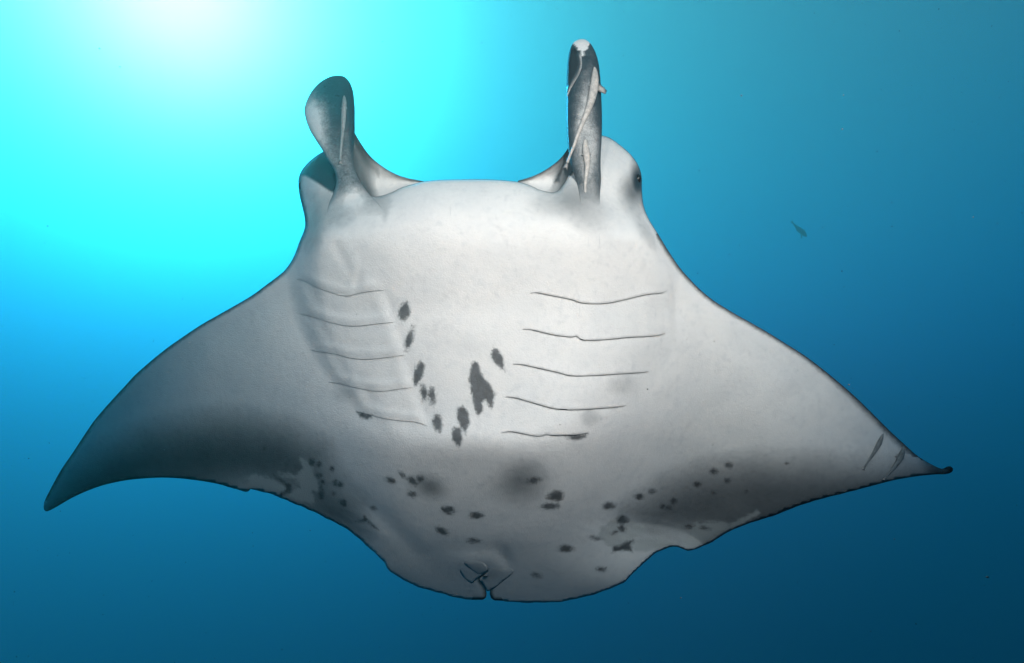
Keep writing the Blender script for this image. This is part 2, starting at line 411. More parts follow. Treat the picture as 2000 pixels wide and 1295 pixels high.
def back_w(x, y):
    d = out_dist(x, y)
    s = np.clip(np.abs(x - 930) / 420, 0, 1)
    hump = 0.24 * (1 - s ** 2) ** 1.5 * sstep(d, 0, 190)
    return base_w(x, y) - 0.9 * edge_T(x, y, d) - hump - 0.035 * sstep(d, 0, 90)

def body_points():
    a = lattice(60, 1880, 250, 1190, 7.0)
    fine = (a[:, 0] > 565) & (a[:, 0] < 1480) & (a[:, 1] > 250) & (a[:, 1] < 1190)
    b = lattice(565, 1480, 250, 1190, 3.7)
    pts = np.vstack([a[~fine], b])
    ins = inside(pts[:, 0], pts[:, 1], OUT); pts = pts[ins]
    d = out_dist(pts[:, 0], pts[:, 1])
    pts = pts[d > 2.6]
    # lines just above and below every gill slit
    keep = np.ones(len(pts), bool); lines = []; edges = []; k = 0
    for g, side in GILLS:
        c = dense(g, 4.0, closed=False)
        keep &= seg_dist(pts[:, 0], pts[:, 1], c, closed=False) > 3.0
        for off in (-0.75, 0.75):
            q = c.copy(); q[:, 1] += off
            lines.append(q); edges += [(k + i, k + i + 1) for i in range(len(q) - 1)]; k += len(q)
    L = np.vstack(lines)
    return np.vstack([L, pts[keep]]), edges

# ---- pigment of the belly
SPOT_ELL = [(790,608,11,19,8),(800,662,7.5,22,18),(828,767,7,17,-8),(844,774,7.5,18,-6),(854,826,10,18,-6),
 (763,938,10,6,22),(786.5,927.5,9,4.5,40),(806,940,11,7,30),(821,936,8,7,0),(804.6,965.6,9,6,20),(875.5,996,14,8,10),(931,1006.7,13,7,0),(863,1036.8,13,7,25),(925.5,1056,12,5,3),
 (670,982,8,6,45),(729.6,992,6,4,30),(608.7,902.5,7,7,0),(623,907,5,6,0),(648.4,916.4,4,5,0),(655,943,6,6,0),(665,947,6,6,0),(629.5,941,5,5,0),(628,966,5,8,-10),(622,929,7,5,0),(652,963.7,3,3,0),(517,876,3,4,0),(560,907,3,4,0),(627,952.5,4,4,0),
 (1042,938.7,14,6,-8),(1083,968,16,9,-20),(1090,970,10,9,0),(1074,988.8,18,7,-2),(1189.5,988,12,8,-8),(1249,970,9,6,0),(1274,959.6,7,5,0),(1293.8,989,5,5,0),(1306,992,7,5,0),(1316,979,6,6,0),(1362,946,7,5,0),(1394,920.6,8,6,0),(1392.5,962,3,3,0),
 (1216.5,1015.7,12,8,-4),(1214.5,1032,8,7,0),(1202,1039,7,3,-30),(1163,1051,10,4,8),(1106,1071.6,14,7,0),(1174,1112,9,5,0),(1047.7,1124,9,4,15),(1346.6,1028.5,9,4,0),(1377,1032,8,3.5,15),(1423,908.7,8,6,0),(1421,939.6,6,5,0),(1537,905,4,3,0),(1456.7,961,3,2.5,0),
 (735,1150,0.1,0.1,0)]
SPOT_POLY = [
 [(822,704),(829,712),(827,735),(818,748),(811,758),(806,745),(808,728),(815,712)],
 [(928.6,706),(935.6,709.7),(937,722),(946,739),(958,751),(967,770.5),(961.7,798),(956.4,796.6),(947.8,781),(942.5,784.4),(942.5,801.8),(934,812),(927,801.8),(920,767),(915.8,742.7),(917.5,722),(921.7,709.7)],
 [(963.4,676.7),(973.8,683.6),(983.5,697.5),(984,715),(987.7,726),(977,720),(963,704.5),(959,697.5)],
 [(892,796.6),(904,793),(914.7,805),(917.5,822.6),(913,836.5),(909.5,850),(904,840),(892,819)],
 [(887,833),(901,836.5),(903.6,861),(895.6,873),(883.5,861),(881.7,843.5)],
 [(1193.7,1079),(1200.6,1065),(1209,1066),(1221.5,1058),(1241,1053),(1232,1064),(1235,1079),(1228,1075),(1216,1075)],
 [(692,1019),(708,1014),(711,1006),(717,1013),(740,1036),(733,1033),(716,1019)],
 [(697,803.5),(712,806),(728,810),(726,817),(716,820),(704,816)],
 [(1100,851),(1148,847),(1142,856),(1122,861),(1108,857)],
 [(532,924),(548,935),(568,945),(572,955),(566,964),(548,969),(545,964),(560,956),(556,948),(540,938)]]
PALE_POLY = [
 [(585,891),(604,900),(618,932),(624,957),(610,960),(616,979),(610,985),(556,969),(554,965),(571,960),(588,951),(580,937),(538,925),(543,923),(582,926),(591,915)],
 [(479,932),(502,925),(521,932),(552,943),(566,957),(554,962),(524,959.5),(491,953)],
 [(1172,1030),(1204,1012),(1212,998),(1222,992),(1216,1008),(1262,1026),(1258,1044),(1240,1052),(1300,1050),(1320,1066),(1250,1078),(1200,1075),(1168,1050)],
 [(1345,1030),(1360,1021),(1400,1018),(1425,1024),(1478,997),(1487,1000),(1452,1024),(1400,1045),(1355,1068),(1330,1060),(1352,1042)]]
DUSK_L = [(60,1010),(130,935),(200,890),(290,850),(380,828),(470,822),(560,840),(625,880),(640,930),(690,990),(700,1040),(640,1030),(560,990),(470,975),(300,960)]
DUSK_R = [(1230,1000),(1290,955),(1370,920),(1470,905),(1580,905),(1680,915),(1760,915),(1840,908),(1890,930),(1880,1000),(1700,1050),(1500,1100),(1400,1080),(1320,1050),(1270,1045)]

def pigment(x, y, isback):
    f = isback < 0.5
    spot = np.full(len(x), 60.0)
    for e in SPOT_ELL: spot = np.minimum(spot, sdf_ellipse(x, y, *e))
    for p in SPOT_POLY: spot = np.minimum(spot, sdf_poly(x, y, p))
    pale = np.full(len(x), 60.0)
    for p in PALE_POLY: pale = np.minimum(pale, sdf_poly(x, y, p))
    sl = sdf_poly(x, y, DUSK_L); sr = sdf_poly(x, y, DUSK_R)
    dusk = 0.70 * sstep(-sl, -62, 74) * (1 - 0.55 * gauss(x, y, 500, 965, 80, 30))
    dusk = np.maximum(dusk, 0.60 * sstep(-sr, -58, 66) * (1 - 0.35 * gauss(x, y, 1350, 1060, 90, 30)))
    dusk = np.maximum(dusk, 0.40 * gauss(x, y, 1018, 940, 30, 24, -15)); dusk = np.maximum(dusk, 0.40 * gauss(x, y, 840, 951, 20, 13, 25))
    dusk = dusk + 0.07 * gauss(x, y, 880, 950, 130, 30)
    for g in ((1245,353,9,22,0,1.0),(1236,372,16,22,0,0.55),(735,392,20,16,0,0.40),(660,402,26,30,25,0.45),(612,440,16,36,8,0.42),(1085,395,40,18,-12,0.30),(1120,385,22,26,0,0.35),(1150,420,26,26,0,0.30),
              (1213,752,24,16,0,0.22),(1152,815,16,12,0,0.32),(1245,690,24,22,0,0.10),(1200,470,40,40,0,0.10),(672,770,24,14,0,0.20),(1262,455,8,30,-30,0.3),(752,420,5,14,0,0.2)):
        dusk = np.maximum(dusk, g[5] * gauss(x, y, *g[:5])) if g[5] > 0.5 else dusk + 0.6 * g[5] * gauss(x, y, *g[:5])
    # dark crown of the left side of the head
    dark = sdf_poly(x, y, [(560,340),(597,343),(612,352),(628,362),(645,374),(660,380),(700,330),(680,270),(600,280)])
    dusk = np.maximum(dusk, 0.97 * sstep(-dark, -3, 4))
    d = out_dist(x, y)
    lead = ((x < 600) & (y < 0.0 + np.interp(x, [85, 300, 600], [985, 870, 760]))) | ((x > 1255) & (y < np.interp(x, [1255, 1500, 1862], [700, 800, 921])))
    head = (y < 470) & (x > 560) & (x < 1280)
    wid = np.where(lead, np.where(x < 700, 8.0, 9.0 + 6 * sstep(x, 1500, 1750)), 1.5)
    wid = np.where(head, np.where(x < 700, 9.0, 1.2), wid)
    slot = (np.abs(x - 952) < 30) & (y > 1120); wid = np.where(slot, 9.0, wid)
    rim = d / wid + np.where(lead | head | slot, 0.0, np.where((x > 1480) | (x < 560), 0.85, 0.5))
    tip = 0.8 * sstep(x, 1770, 1840); dusk = np.maximum(dusk, tip)
    dusk = np.where(f, dusk, 1.0); spot = np.where(f, spot, 60.0); pale = np.where(f, pale, 60.0); rim = np.where(f, rim, 0.0)
    return dict(spot=spot, dusk=np.clip(dusk, 0, 1), rim=np.clip(rim, 0, 4), pale=pale)

manta = empty('manta_ray', 'large manta ray gliding belly-first toward the viewer with white spotted underside', 'manta ray')
manta.location = VIEW * DIST; manta.rotation_euler = cam.rotation_euler

def build_body():
    pts, edges = body_points()
    X, Y, W, B, F = pillow(OUT, pts, belly_w, back_w, edges)
    return make_object('body', P(X, Y, W), F, SKIN, manta, pigment(X, Y, B))
body = build_body()

# ---- gill slits: ten narrow strips in the grooves, their colour standing in for the shaded openings
for g, side in GILLS:
    c = dense(g, 5.0, closed=False); k = len(c)
    wc = belly_w(c[:, 0], c[:, 1] + 1.2) + 0.0035
    t = np.linspace(0, 1, k); hwid = (0.85 if side > 0 else 0.34) * np.clip(np.minimum(t, 1 - t) * 7, 0.25, 1) * (1 + 0.2 * np.sin(t * 25 + g[0, 0]))
    if g[0, 1] > 840 and side > 0: hwid = hwid * np.where(t > 0.6, 1.3, 0.55)
    rows = [P(c[:, 0], c[:, 1] - hwid, wc + 0.001), P(c[:, 0], c[:, 1], wc - 0.002), P(c[:, 0], c[:, 1] + hwid, wc + 0.001), P(c[:, 0], c[:, 1], wc - 0.006)]
    Vv = np.stack(rows, 1).reshape(-1, 3); Ff = []
    for i in range(k - 1):
        for j in range(4):
            a, b = i * 4 + j, i * 4 + (j + 1) % 4; Ff.append((a, b, b + 4, a + 4))
    make_object('gill_slit', Vv, Ff, SLIT if side > 0 else SLIT_PALE, manta)

# ---- lofts for cephalic fins
def loft(name, rows, parent, mat, dusk_fn, nring=28, power=2.4, blend=(352, 428)):
    """rows: (y, xl, xr, w, depth); every row an upright superellipse ring"""
    r = np.array(rows, float); m = len(r)
    t = np.linspace(0, m - 1, (m - 1) * 4 + 1); base = np.arange(m)
    def cr(col):
        o = []
        for q in t:
            i = min(int(q), m - 2); f = q - i
            a, b, c, d = r[max(i - 1, 0), col], r[i, col], r[i + 1, col], r[min(i + 2, m - 1), col]
            o.append(0.5 * (2 * b + (c - a) * f + (2 * a - 5 * b + 4 * c - d) * f * f + (3 * b - a - 3 * c + d) * f ** 3))
        return np.array(o)
    y, xl, xr, w, dp = (cr(k) for k in range(5))
    th = np.linspace(0, 2 * math.pi, nring, endpoint=False)
    cs, sn = np.cos(th), np.sin(th)
    cs = np.sign(cs) * np.abs(cs) ** (2 / power); sn = np.sign(sn) * np.abs(sn) ** (2 / power)
    X = ((xl + xr) / 2)[:, None] + ((xr - xl) / 2)[:, None] * cs; Yv = y[:, None] + 0 * cs
    W = w[:, None] + dp[:, None] * sn
    K = len(y); xr_, yr_, wr_ = X.ravel(), Yv.ravel(), W.ravel(); sv = np.tile(sn, K)
    k_ = sstep(yr_, blend[0], blend[1]); near = sstep(yr_, blend[0] - 40, blend[0] + 12); bw = belly_w(xr_, yr_)
    h_ = np.maximum(wr_ - bw, 0.012 * np.clip(sv, 0, 1) ** 0.5 + 0.002) * (1 - k_) - 0.007 * k_
    hb = np.where(sv < 0, (wr_ - bw) * (1 - k_) - 0.03 * k_, wr_ * (1 - near) + (bw + h_) * near - bw)
    wr_ = bw + hb
    Vv = P(xr_, yr_, wr_); Ff = []
    for i in range(K - 1):
        for j in range(nring):
            a, b = i * nring + j, i * nring + (j + 1) % nring; Ff.append((a, a + nring, b + nring, b))
    Ff.append(tuple(range(nring))); Ff.append(tuple(reversed(range((K - 1) * nring, K * nring))))
    du = dusk_fn(xr_, yr_, sv); kp = sstep(yr_, blend[0] + 10, blend[1] - 12); du = du * (1 - kp) + pigment(xr_, yr_, np.zeros(len(xr_)))['dusk'] * kp; big = np.full(K * nring, 60.0)
    o = make_object(name, Vv, Ff, mat, parent, dict(spot=big, dusk=du, rim=np.clip((sv - 0.05) * 4, 0, 4), pale=big, gloss=(1 - sstep(yr_, blend[0] - 40, blend[1] - 20)) * sstep(sv, 0.35, 0.85)))
    return o

FL = [(147.5,657,664,-0.070,0.002),(150,644,673,-0.070,0.009),(160,626,682.5,-0.066,0.020),(176,610.5,689,-0.058,0.030),(192,601,691.5,-0.050,0.038),(206,595.8,692.7,-0.042,0.044),(218,594.5,693,-0.036,0.047),(236,598,693,-0.026,0.048),(256,606,693,-0.016,0.046),
      (274,617,692,-0.008,0.042),(290,627.5,690.5,0.0,0.040),(311,639.5,690,0.006,0.042),(328,650,692,0.010,0.046),(343,655.5,698,0.016,0.050),(361,655.5,708,0.024,0.054),(380,650,722,0.032,0.056),(404,641,744,0.042,0.052),(428,637,762,0.050,0.040),(452,640,768,0.050,0.020)]
def dusk_and_sheen_left(x, y, s):  # pigment, with the highlight on the left bulge painted in as paler tone
    d = 0.90 - 1.0 * gauss(x, y, 612, 226, 18, 32, -14) - 0.55 * gauss(x, y, 628, 280, 11, 38, -28)
    d = d + 0.15 * sstep(-y, -200, -160) + 0.10 * gauss(x, y, 672, 220, 18, 50)
    d = d * (1 - 0.35 * sstep(y, 260, 330)) * (1 - 0.75 * sstep(y, 350, 415)) - 0.4 * gauss(x, y, 690, 385, 16, 14)
    d = np.where(s < -0.15, 0.95, d)
    return np.clip(d, 0, 1)
cfl = loft('cephalic_fin', FL, manta, SKIN, dusk_and_sheen_left, blend=(378, 450))
cfl['label'] = 'dark paddle-shaped head fin folded over at its pale left edge'

FR = [(76.5,1134,1140,-0.090,0.002),(79,1126,1146,-0.088,0.010),(84,1119.5,1152,-0.084,0.018),(94,1114,1159,-0.078,0.026),(108,1110.5,1165,-0.070,0.033),(130,1108.2,1170.3,-0.060,0.040),(165,1107,1173.2,-0.045,0.046),(202,1106.8,1175,-0.030,0.048),(240,1106.8,1175.7,-0.016,0.048),
      (272,1108.3,1175,-0.006,0.048),(300,1111,1173.5,0.002,0.048),(326,1116,1173,0.010,0.048),(350,1124,1174,0.016,0.048),(376,1131,1172,0.022,0.044),(402,1134,1171,0.026,0.034),(430,1136,1170,0.026,0.016)]
def dusk_and_sheen_right(x, y, s):  # pigment, with the flash sheen down the fin painted in as pale patches
    d = 0.95 - 0.62 * gauss(x, y, 1139, 215, 10, 55, 8) - 0.50 * gauss(x, y, 1150, 315, 18, 44) - 0.38 * gauss(x, y, 1158, 270, 9, 30)
    d = d * (1 - 0.72 * sstep(y, 330, 412))
    tip = sdf_poly(x, y, [(1118,84),(1138,70),(1152,84),(1149,94),(1141,104),(1137,112),(1133,100),(1123,92)])
    d = np.where(tip < 0, 0.0, d); d = np.where(s < -0.15, 0.95, d)
    return np.clip(d, 0, 1)
cfr = loft('cephalic_fin', FR, manta, SKIN, dusk_and_sheen_right, blend=(368, 428))
cfr['label'] = 'tall upright dark head fin with white tip and rolled edge'

# rolled edge of the right fin: a flap lying over its left side with a pale lip
fo = dense([(1134,106),(1136.5,118),(1136,132),(1131,146),(1124,158),(1118,168),(1112,179),(1107.5,189),(1106.2,175),(1106.6,158),(1107.2,140),(1108.5,122),(1111,106),(1116,94),(1124,97)], 2.5)
fw = lambda x, y: np.interp(y, [77, 108, 130, 165, 202], [-0.088, -0.070, -0.060, -0.045, -0.030]) + np.interp(y, [77, 108, 130, 165, 202], [0.002, 0.033, 0.040, 0.046, 0.048]) * np.sqrt(np.clip(1 - np.abs((x - 1140) / 33.5) ** 2.4, 0.0, 1))
gp = lattice(1104, 1140, 92, 192, 3.0); gp = gp[inside(gp[:, 0], gp[:, 1], fo)]; gp = gp[seg_dist(gp[:, 0], gp[:, 1], fo) > 1.5]
def fold_front(x, y): return fw(x, y) + 0.004 + 0.012 * np.clip(seg_dist(x, y, fo) / 5, 0, 1) ** 0.5
X, Y, W, B, F = pillow(fo, gp, fold_front, lambda x, y: fw(x, y) - 0.004)
lip = seg_dist(X, Y, dense([(1134,106),(1136.5,118),(1136,132),(1131,146),(1124,158),(1118,168),(1112,179),(1107.5,189)], 3, closed=False), closed=False)
du = 0.95 * sstep(lip, 0.4, 5.5 + 0 * lip)
big = np.full(len(X), 60.0)
make_object('fin_fold', P(X, Y, W), F, SKIN, cfr, dict(spot=big, dusk=du, rim=np.where(lip < 7, 4.0, 0.35), pale=big, gloss=np.zeros(len(X))))

# ---- webs between the head fins and the jaw
def web(name, outer, inner, w_out, w_in, dusk_fn, bulge):
    o = dense(outer, 4.0, closed=False); i_ = dense(inner, 4.0, closed=False); nn = 34; mm = 14
    to = np.linspace(0, 1, len(o)); ti = np.linspace(0, 1, len(i_)); t = np.linspace(0, 1, nn)
    O = np.stack([np.interp(t, to, o[:, k]) for k in (0, 1)], 1); I = np.stack([np.interp(t, ti, i_[:, k]) for k in (0, 1)], 1)
    Vv = []; XY = []
    for face in (0, 1):
        for j in range(mm):
            f = j / (mm - 1); q = O * (1 - f) + I * f
            w = np.interp(t, [0, 1], w_out) * (1 - f) + np.interp(t, [0, 1], w_in) * f + bulge * math.sin(f * math.pi) * np.sin(t * math.pi * 0.8 + 0.4)
            w = w + 0.010 * np.exp(-((f - 0.08) / 0.10) ** 2) - face * (0.014 * math.sin(min(1, f * 4) * math.pi / 2) + 0.002)
            Vv.append(P(q[:, 0], q[:, 1], w)); XY.append(np.c_[q, np.full(nn, face)])
    Vv = np.vstack(Vv); XY = np.vstack(XY); Ff = []
    for j in range(mm - 1):
        for i in range(nn - 1):
            a = j * nn + i; Ff.append((a, a + nn, a + nn + 1, a + 1)); b = a + mm * nn; Ff.append((b, b + 1, b + nn + 1, b + nn))
    for i in range(nn - 1):
        a = i; b = a + mm * nn; Ff.append((a, a + 1, b + 1, b)); a = (mm - 1) * nn + i; b = a + mm * nn; Ff.append((a, b, b + 1, a + 1))
    if O[0, 0] > O[-1, 0]: Ff = [tuple(reversed(f)) for f in Ff]
    big = np.full(len(Vv), 60.0)
    dd = seg_dist(XY[:, 0], XY[:, 1], o, closed=False)
    return make_object(name, Vv, Ff, SKIN, manta, dict(spot=big, dusk=np.where(XY[:, 2] < .5, dusk_fn(XY[:, 0], XY[:, 1]), 0.95), rim=np.where(XY[:, 2] < .5, dd / 7.0, 0.3), pale=big))
web('mouth_web', [(686,248),(692.5,259),(703.5,278),(720,301.5),(739.6,319.6),(764.6,336),(792,347),(828,354)], [(676,300),(684,330),(700,368),(722,392),(742,390),(766,382),(796,370),(830,362)],
    (-0.07, -0.10), (-0.01, -0.06), lambda x, y: np.clip(0.62 * (1 - sstep(x, 705, 748)) + 0.30 * gauss(x, y, 722, 380, 14, 18) - 0.5 * gauss(x, y, 770, 362, 26, 12) + 0.25 * gauss(x, y, 742, 352, 2.2, 14, -14), 0, 1), -0.05)
web('mouth_web', [(1112,284),(1106.6,294),(1091,313),(1065.5,331.8),(1040,344.5),(1011.7,353)], [(1118,330),(1110,360),(1092,384),(1062,380),(1038,370),(1011,360)],
    (-0.07, -0.10), (-0.01, -0.06), lambda x, y: np.clip(0.45 * sstep(x, 1070, 1108) + 0.2 - 0.4 * gauss(x, y, 1060, 358, 18, 10) + 0.3 * gauss(x, y, 1086, 350, 2, 16, 20), 0, 1), -0.045)

# ---- eyes
def ball(name, px, py, w, r, parent, mat, squash=(1, 1, 1)):
    Vv, Ff = [], []; nu, nv = 16, 10; c = P(px, py, w)
    for i in range(1, nv):
        for j in range(nu):
            a, b = math.pi * i / nv, 2 * math.pi * j / nu
            Vv.append(c + r * np.array([math.sin(a) * math.cos(b) * squash[0], math.cos(a) * squash[1], math.sin(a) * math.sin(b) * squash[2]]))
    Vv += [c + np.array([0, r * squash[1], 0]), c - np.array([0, r * squash[1], 0])]; top, bot = (nv - 1) * nu, (nv - 1) * nu + 1
    for i in range(nv - 2):
        for j in range(nu): a, b = i * nu + j, i * nu + (j + 1) % nu; Ff.append((a, b, b + nu, a + nu))
    for j in range(nu): Ff.append((top, (j + 1) % nu, j)); Ff.append((bot, (nv - 2) * nu + j, (nv - 2) * nu + (j + 1) % nu))
    return make_object(name, Vv, Ff, mat, parent)
wr = float(belly_w([1247], [349])[0]); wl0 = float(belly_w([588], [362])[0])
ball('eye', 1246.5, 349, wr - 0.004, 0.022, manta, EYE, (0.62, 0.95, 0.6))
ball('eye', 589, 364, wl0 - 0.030, 0.028, manta, EYE, (0.5, 0.9, 0.7))

# ---- pelvic fins and vent
def flap(name, poly, lift, thick, dusk_amt, rimw, tilt=(0, 0)):
    q = dense(poly, 3.0); g_ = lattice(q[:, 0].min(), q[:, 0].max(), q[:, 1].min(), q[:, 1].max(), 3.4)
    g_ = g_[inside(g_[:, 0], g_[:, 1], q)]; g_ = g_[seg_dist(g_[:, 0], g_[:, 1], q) > 1.6]
    cx, cy_ = q.mean(0)
    sm_base = lambda x, y: base_w(x, y) + edge_T(x, y, np.full(len(x), 30.0)) + fold(x, y)
    up_ = lambda y: (lift + 0.012) * sstep(y, q[:, 1].min() - 2, q[:, 1].min() + 24) - 0.012
    fr = lambda x, y: sm_base(x, y) + up_(y) + thick * np.sqrt(np.clip(seg_dist(x, y, q) / 10, 0, 1)) + tilt[0] * (x - cx) + tilt[1] * (y - cy_)
    bk = lambda x, y: sm_base(x, y) + up_(y) - 0.004 + tilt[0] * (x - cx) + tilt[1] * (y - cy_)
    X, Y, W, B, F = pillow(q, g_, fr, bk); d = seg_dist(X, Y, q); up = Y < cy_ - 4
    big = np.full(len(X), 60.0)
    return make_object(name, P(X, Y, W), F, SKIN, manta, dict(spot=big, dusk=np.full(len(X), dusk_amt), rim=np.where((d > 1) & (Y < cy_), 3.0, d / rimw), pale=big))
flap('pelvic_fin', [(952,1104),(953,1112),(948,1121),(936,1131),(942,1139),(948,1149),(952,1155),(958,1152),(968,1147),(984,1134),(996,1125),(1003,1114),(994,1101),(972,1092)], 0.0, 0.002, 0.08, 1.0, (0.0, 0.0))
flap('pelvic_fin', [(892,1096),(896,1108),(899.4,1119),(906.4,1129),(920,1139.5),(924,1138.5),(932,1130),(947,1119),(944,1104),(925,1098),(905,1092)], 0.0, 0.0025, 0.06, 0.9)
flap('vent_fold', [(902,1096),(914,1108),(926,1118),(935,1122),(946,1119),(952,1115),(952.5,1108),(946,1099),(941,1089),(935,1085),(922,1083),(908,1086)], 0.001, 0.006, 0.10, 0.8)

# ---- whip tail, trailing away behind the body
tp = [(948,1120,-0.36),(942,1112,-0.62),(934,1100,-0.95),(924,1086,-1.35),(914,1072,-1.8)]
Vv, Ff = [], []
for i, (a, b, w) in enumerate(tp):
    c = P(a, b, w); r = 0.020 * (1 - i / 5.2)
    for j in range(10): Vv.append(c + r * np.array([math.cos(j * math.pi / 5), math.sin(j * math.pi / 5), 0]))
for i in range(len(tp) - 1):
    for j in range(10): a, b = i * 10 + j, i * 10 + (j + 1) % 10; Ff.append((a, a + 10, b + 10, b))
Ff.append(tuple(range(10))); Ff.append(tuple(reversed(range(40, 50))))
big = np.full(50, 60.0)
make_object('tail', Vv, Ff, SKIN, manta, dict(spot=big, dusk=big * 0 + 0.9, rim=big * 0 + 4, pale=big))

# ------------------------------------------------------------------ remoras
def fish_body(name, spine, parent, mat, flat=0.7, nring=14):
    """spine: list of (centre vector, half width, half depth); rings square to the spine"""
    c = np.array([s[0] for s in spine], float); hw = np.array([s[1] for s in spine]); hd = np.array([s[2] for s in spine])
    k = len(c); t = np.linspace(0, k - 1, (k - 1) * 4 + 1)
    ci = np.stack([np.interp(t, np.arange(k), c[:, j]) for j in range(3)], 1)
    for _ in range(3): ci[1:-1] = (ci[:-2] + 2 * ci[1:-1] + ci[2:]) / 4
    a, d = np.interp(t, np.arange(k), hw), np.interp(t, np.arange(k), hd)
    for _ in range(2):
        a[1:-1] = (a[:-2] + 2 * a[1:-1] + a[2:]) / 4; d[1:-1] = (d[:-2] + 2 * d[1:-1] + d[2:]) / 4
    Vv, Ff = [], []; outn = np.array([0, 0, 1.0])
    for i in range(len(t)):
        tg = ci[min(i + 1, len(t) - 1)] - ci[max(i - 1, 0)]; tg /= np.linalg.norm(tg)
        sx = np.cross(tg, outn); sx /= np.linalg.norm(sx); up = np.cross(sx, tg)
        for j in range(nring):
            th = 2 * math.pi * j / nring
            Vv.append(ci[i] + sx * a[i] * math.cos(th) + up * d[i] * math.sin(th))
    for i in range(len(t) - 1):
        for j in range(nring): p, q = i * nring + j, i * nring + (j + 1) % nring; Ff.append((p, q, q + nring, p + nring))
    Ff.append(tuple(reversed(range(nring)))); Ff.append(tuple(range((len(t) - 1) * nring, len(t) * nring)))
    return make_object(name, Vv, Ff, mat, parent)

def fin_plate(name, pts3, normal, thick, parent, mat):
    """thin lens-shaped fin from a fan of points"""
    p = np.array(pts3, float); c = p.mean(0); nn = np.array(normal, float); nn /= np.linalg.norm(nn)
    Vv = [c + nn * thick, c - nn * thick] + list(p); k = len(p); Ff = []
    for i in range(k):
        a, b = 2 + i, 2 + (i + 1) % k; Ff += [(0, a, b), (1, b, a)]
    return make_object(name, Vv, Ff, mat, parent)

def remora(label, pts, widths, wfun, mat, lift=0.6, pect=None, eye=True):
    pts = np.array(pts, float); w0 = wfun(pts[:, 0], pts[:, 1]); kk = (DIST - w0) / FPX
    hw = np.array(widths) * kk / 2; hd = hw * 0.8
    root = empty('remora', label, 'fish', 'remoras clinging to the manta ray')
    root.rotation_euler = cam.rotation_euler
    O = P(pts[0, 0], pts[0, 1], w0[0]); root.location = manta.location + CAMROT @ Vector(O)
    c = P(pts[:, 0], pts[:, 1], w0 + hd * lift + 0.002) - O
    fish_body('body', [(c[i], hw[i], hd[i]) for i in range(len(c))], root, mat)
    # tail fin
    e = c[-1]; tg = c[-1] - c[-2]; tg /= np.linalg.norm(tg); sd_ = np.cross(tg, [0, 0, 1.0]); sd_ /= np.linalg.norm(sd_); L = np.linalg.norm(c[-1] - c[0])
    hwt = max(hw[-1] * 1.9, 0.004)
    fin_plate('tail_fin', [e - tg * .01 * L, e + sd_ * hwt * .6 + tg * .02 * L, e + sd_ * hwt + tg * .07 * L, e + tg * .05 * L, e - sd_ * hwt + tg * .07 * L, e - sd_ * hwt * .6 + tg * .02 * L], (0, 0, 1), 0.0012, root, REMORA_FIN)
    # pectoral fins
    i = 3; tg = c[4] - c[2]; tg /= np.linalg.norm(tg); sd_ = np.cross(tg, [0, 0, 1.0]); sd_ /= np.linalg.norm(sd_)
    for sgn, ln in ((1, (pect or (0.8, 0.8))[0]), (-1, (pect or (0.8, 0.8))[1])):
        b = c[i] + sd_ * sgn * hw[i] * 0.75
        q = hw[i] * ln
        fin_plate('pectoral_fin', [b - tg * q * .5, b + sd_ * sgn * q * 1.1 + tg * q * .5, b + sd_ * sgn * q * 1.0 + tg * q * 1.0, b + tg * q * .7], (0, 0, 1), 0.001, root, REMORA_FIN)
    # remora's eye and dorsal sucking disc
    if eye:
        for sgn in (1, -1):
            q = c[1] + sd_ * sgn * hw[1] * 0.86
            Vv = [q + 0.16 * hw[3] * np.array(v) for v in ((1, 0, 0), (-1, 0, 0), (0, 1, 0), (0, -1, 0), (0, 0, 1), (0, 0, -1))]
            make_object('eye', Vv, [(0, 2, 4), (2, 1, 4), (1, 3, 4), (3, 0, 4), (2, 0, 5), (1, 2, 5), (3, 1, 5), (0, 3, 5)], EYE, root)
    return root

def loft_surface(rows, power=2.4):
    r = np.array(rows, float)
    def f(x, y):
        xl, xr, w, dp = (np.interp(y, r[:, 0], r[:, k]) for k in (1, 2, 3, 4))
        s = np.clip(np.abs((x - (xl + xr) / 2) / ((xr - xl) / 2)), 0, 0.96)
        return w + dp * (1 - s ** power) ** (1 / power)
    return f
sL, sR = loft_surface(FL), loft_surface(FR)
remora('long pale remora slanting across the tall right head fin', [(1161,131),(1162,138),(1162,150),(1161,166),(1158,184),(1152,206),(1143,228),(1135,246),(1128,264),(1120,288),(1113,304),(1108,318)],
       [3,9,14,17,16.5,13.5,10.5,8.5,7,5.5,4.5,6], lambda x, y: sR(np.maximum(x, 1118), y), REMORA, pect=(0.5, 2.0))
remora('small pale remora hanging down the base of the tall right head fin', [(1143.5,272.5),(1143.5,278),(1143.5,287),(1145,299),(1147,312),(1147,326),(1145,342),(1143,358),(1143,374),(1144,390),(1142.5,404),(1140,414)],
       [3,9,13,14,13,10,7.5,6,5,4.2,4,4.5], sR, REMORA, pect=(0.6, 0.6))
remora('thin pale remora upright on the left paddle-shaped head fin', [(672,187),(672.5,192),(672.5,200),(672,210),(671.5,222),(671,236),(670,250),(668.5,266),(667,282),(665.5,296),(665,306),(664.5,313)],
       [2,6,9,10,10,9,7.5,6,5,4.2,4,5], sL, REMORA_DIM, pect=(0.5, 0.5))
remora('slim grey remora on the right wing, farther of two from its tip', [(1725,847),(1723.5,851),(1721,857),(1717.5,865),(1713.5,873),(1709,881),(1704.5,888.5),(1700,895),(1696,901),(1692.5,906),(1690,910),(1688,913)],
       [2,5,8,9.5,9,7.5,6,5,4,3.4,3,4], belly_w, REMORA_GREY, lift=0.35, pect=(0.5, 0.5))
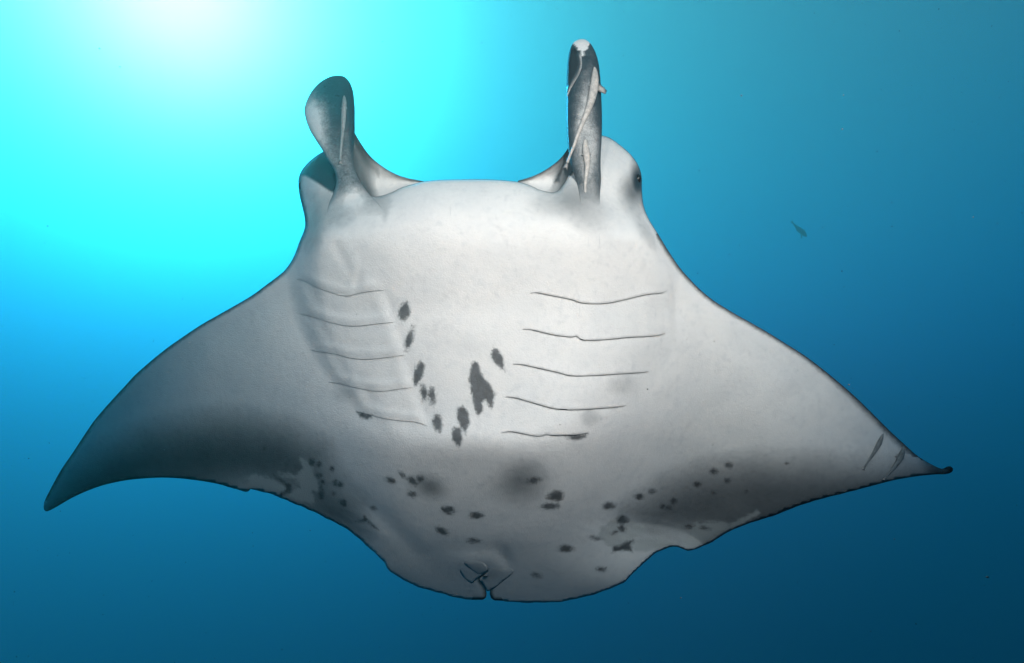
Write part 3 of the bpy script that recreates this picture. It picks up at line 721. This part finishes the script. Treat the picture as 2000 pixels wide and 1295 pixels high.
remora('dark slim remora on the right wing, nearest of two to its tip', [(1765,872),(1764.5,877),(1762.5,883),(1759.5,891),(1755.5,899),(1750.5,907),(1745.5,914),(1740.5,920),(1736.5,925),(1733,929),(1730.5,932),(1728.5,934.5)],
       [2,6,10,12,11,9,7,5.5,4.5,3.6,3,4], belly_w, REMORA_GREY, lift=0.35, pect=(1.3, 0.5))

# ------------------------------------------------------------------ far fish in the blue
def far_fish():
    D2 = 58.0
    def Q(px, py, dz=0.0): return np.array([(px - 1562) * D2 / FPX, (448 - py) * D2 / FPX, dz])
    root = empty('distant_fish', 'small dark fish silhouette far off in blue water above the right wing', 'fish')
    root.rotation_euler = cam.rotation_euler
    root.location = CAMROT @ Vector(((1562 - 1000) * D2 / FPX, (647.5 - 448) * D2 / FPX, -D2))
    sp = [(1575.5,462.5,0.6),(1573,459.5,3.4),(1569.5,456,5.0),(1565.5,452,5.4),(1561,448,4.8),(1557,444.5,3.6),(1553,440.5,2.0),(1550,437,1.1),(1548,434.5,0.9)]
    fish_body('body', [(Q(a, b), c * D2 / FPX, c * 0.55 * D2 / FPX) for a, b, c in sp], root, FISH)
    fin_plate('tail_fin', [Q(1549.5,436.5), Q(1548.5,431.5), Q(1545.5,430), Q(1546.8,433), Q(1543.5,432.5), Q(1546.5,436.5)], (0, 0, 1), 0.01, root, FISH)
    fin_plate('dorsal_fin', [Q(1571,452), Q(1573,448), Q(1568,449.5), Q(1563,446)], (0, 0, 1), 0.01, root, FISH)
    fin_plate('pectoral_fin', [Q(1567,458), Q(1566.5,465), Q(1564.5,467), Q(1564,460)], (0, 0, 1), 0.01, root, FISH)
    fin_plate('anal_fin', [Q(1558,449), Q(1557.5,453), Q(1555,449.5), Q(1554.5,446)], (0, 0, 1), 0.01, root, FISH)
far_fish()

# ------------------------------------------------------------------ drifting specks
def specks():
    Vv, Ff = [], []; o8 = np.array(((1, 0, 0), (-1, 0, 0), (0, 1, 0), (0, -1, 0), (0, 0, 1), (0, 0, -1)), float)
    f8 = [(0, 2, 4), (2, 1, 4), (1, 3, 4), (3, 0, 4), (2, 0, 5), (1, 2, 5), (3, 1, 5), (0, 3, 5)]
    for i in range(1100):
        d = rng.uniform(1.4, 9.0) ; px, py = rng.uniform(-100, 2100), rng.uniform(-80, 1380)
        c = np.array(CAMROT @ Vector(((px - 1000) / FPX * d, (647.5 - py) / FPX * d, -d)))
        r = 0.0008 * (0.6 + rng.exponential(0.7)) * (0.5 + d / 4)
        k = len(Vv); Vv += [c + r * v * rng.uniform(0.6, 1.4, 3) for v in o8]; Ff += [tuple(k + j for j in f) for f in f8]
    o = make_object('marine_snow', Vv, Ff, SPECK); o['kind'] = 'stuff'; o['label'] = 'fine pale specks drifting in the blue water'; o['category'] = 'specks'
specks()
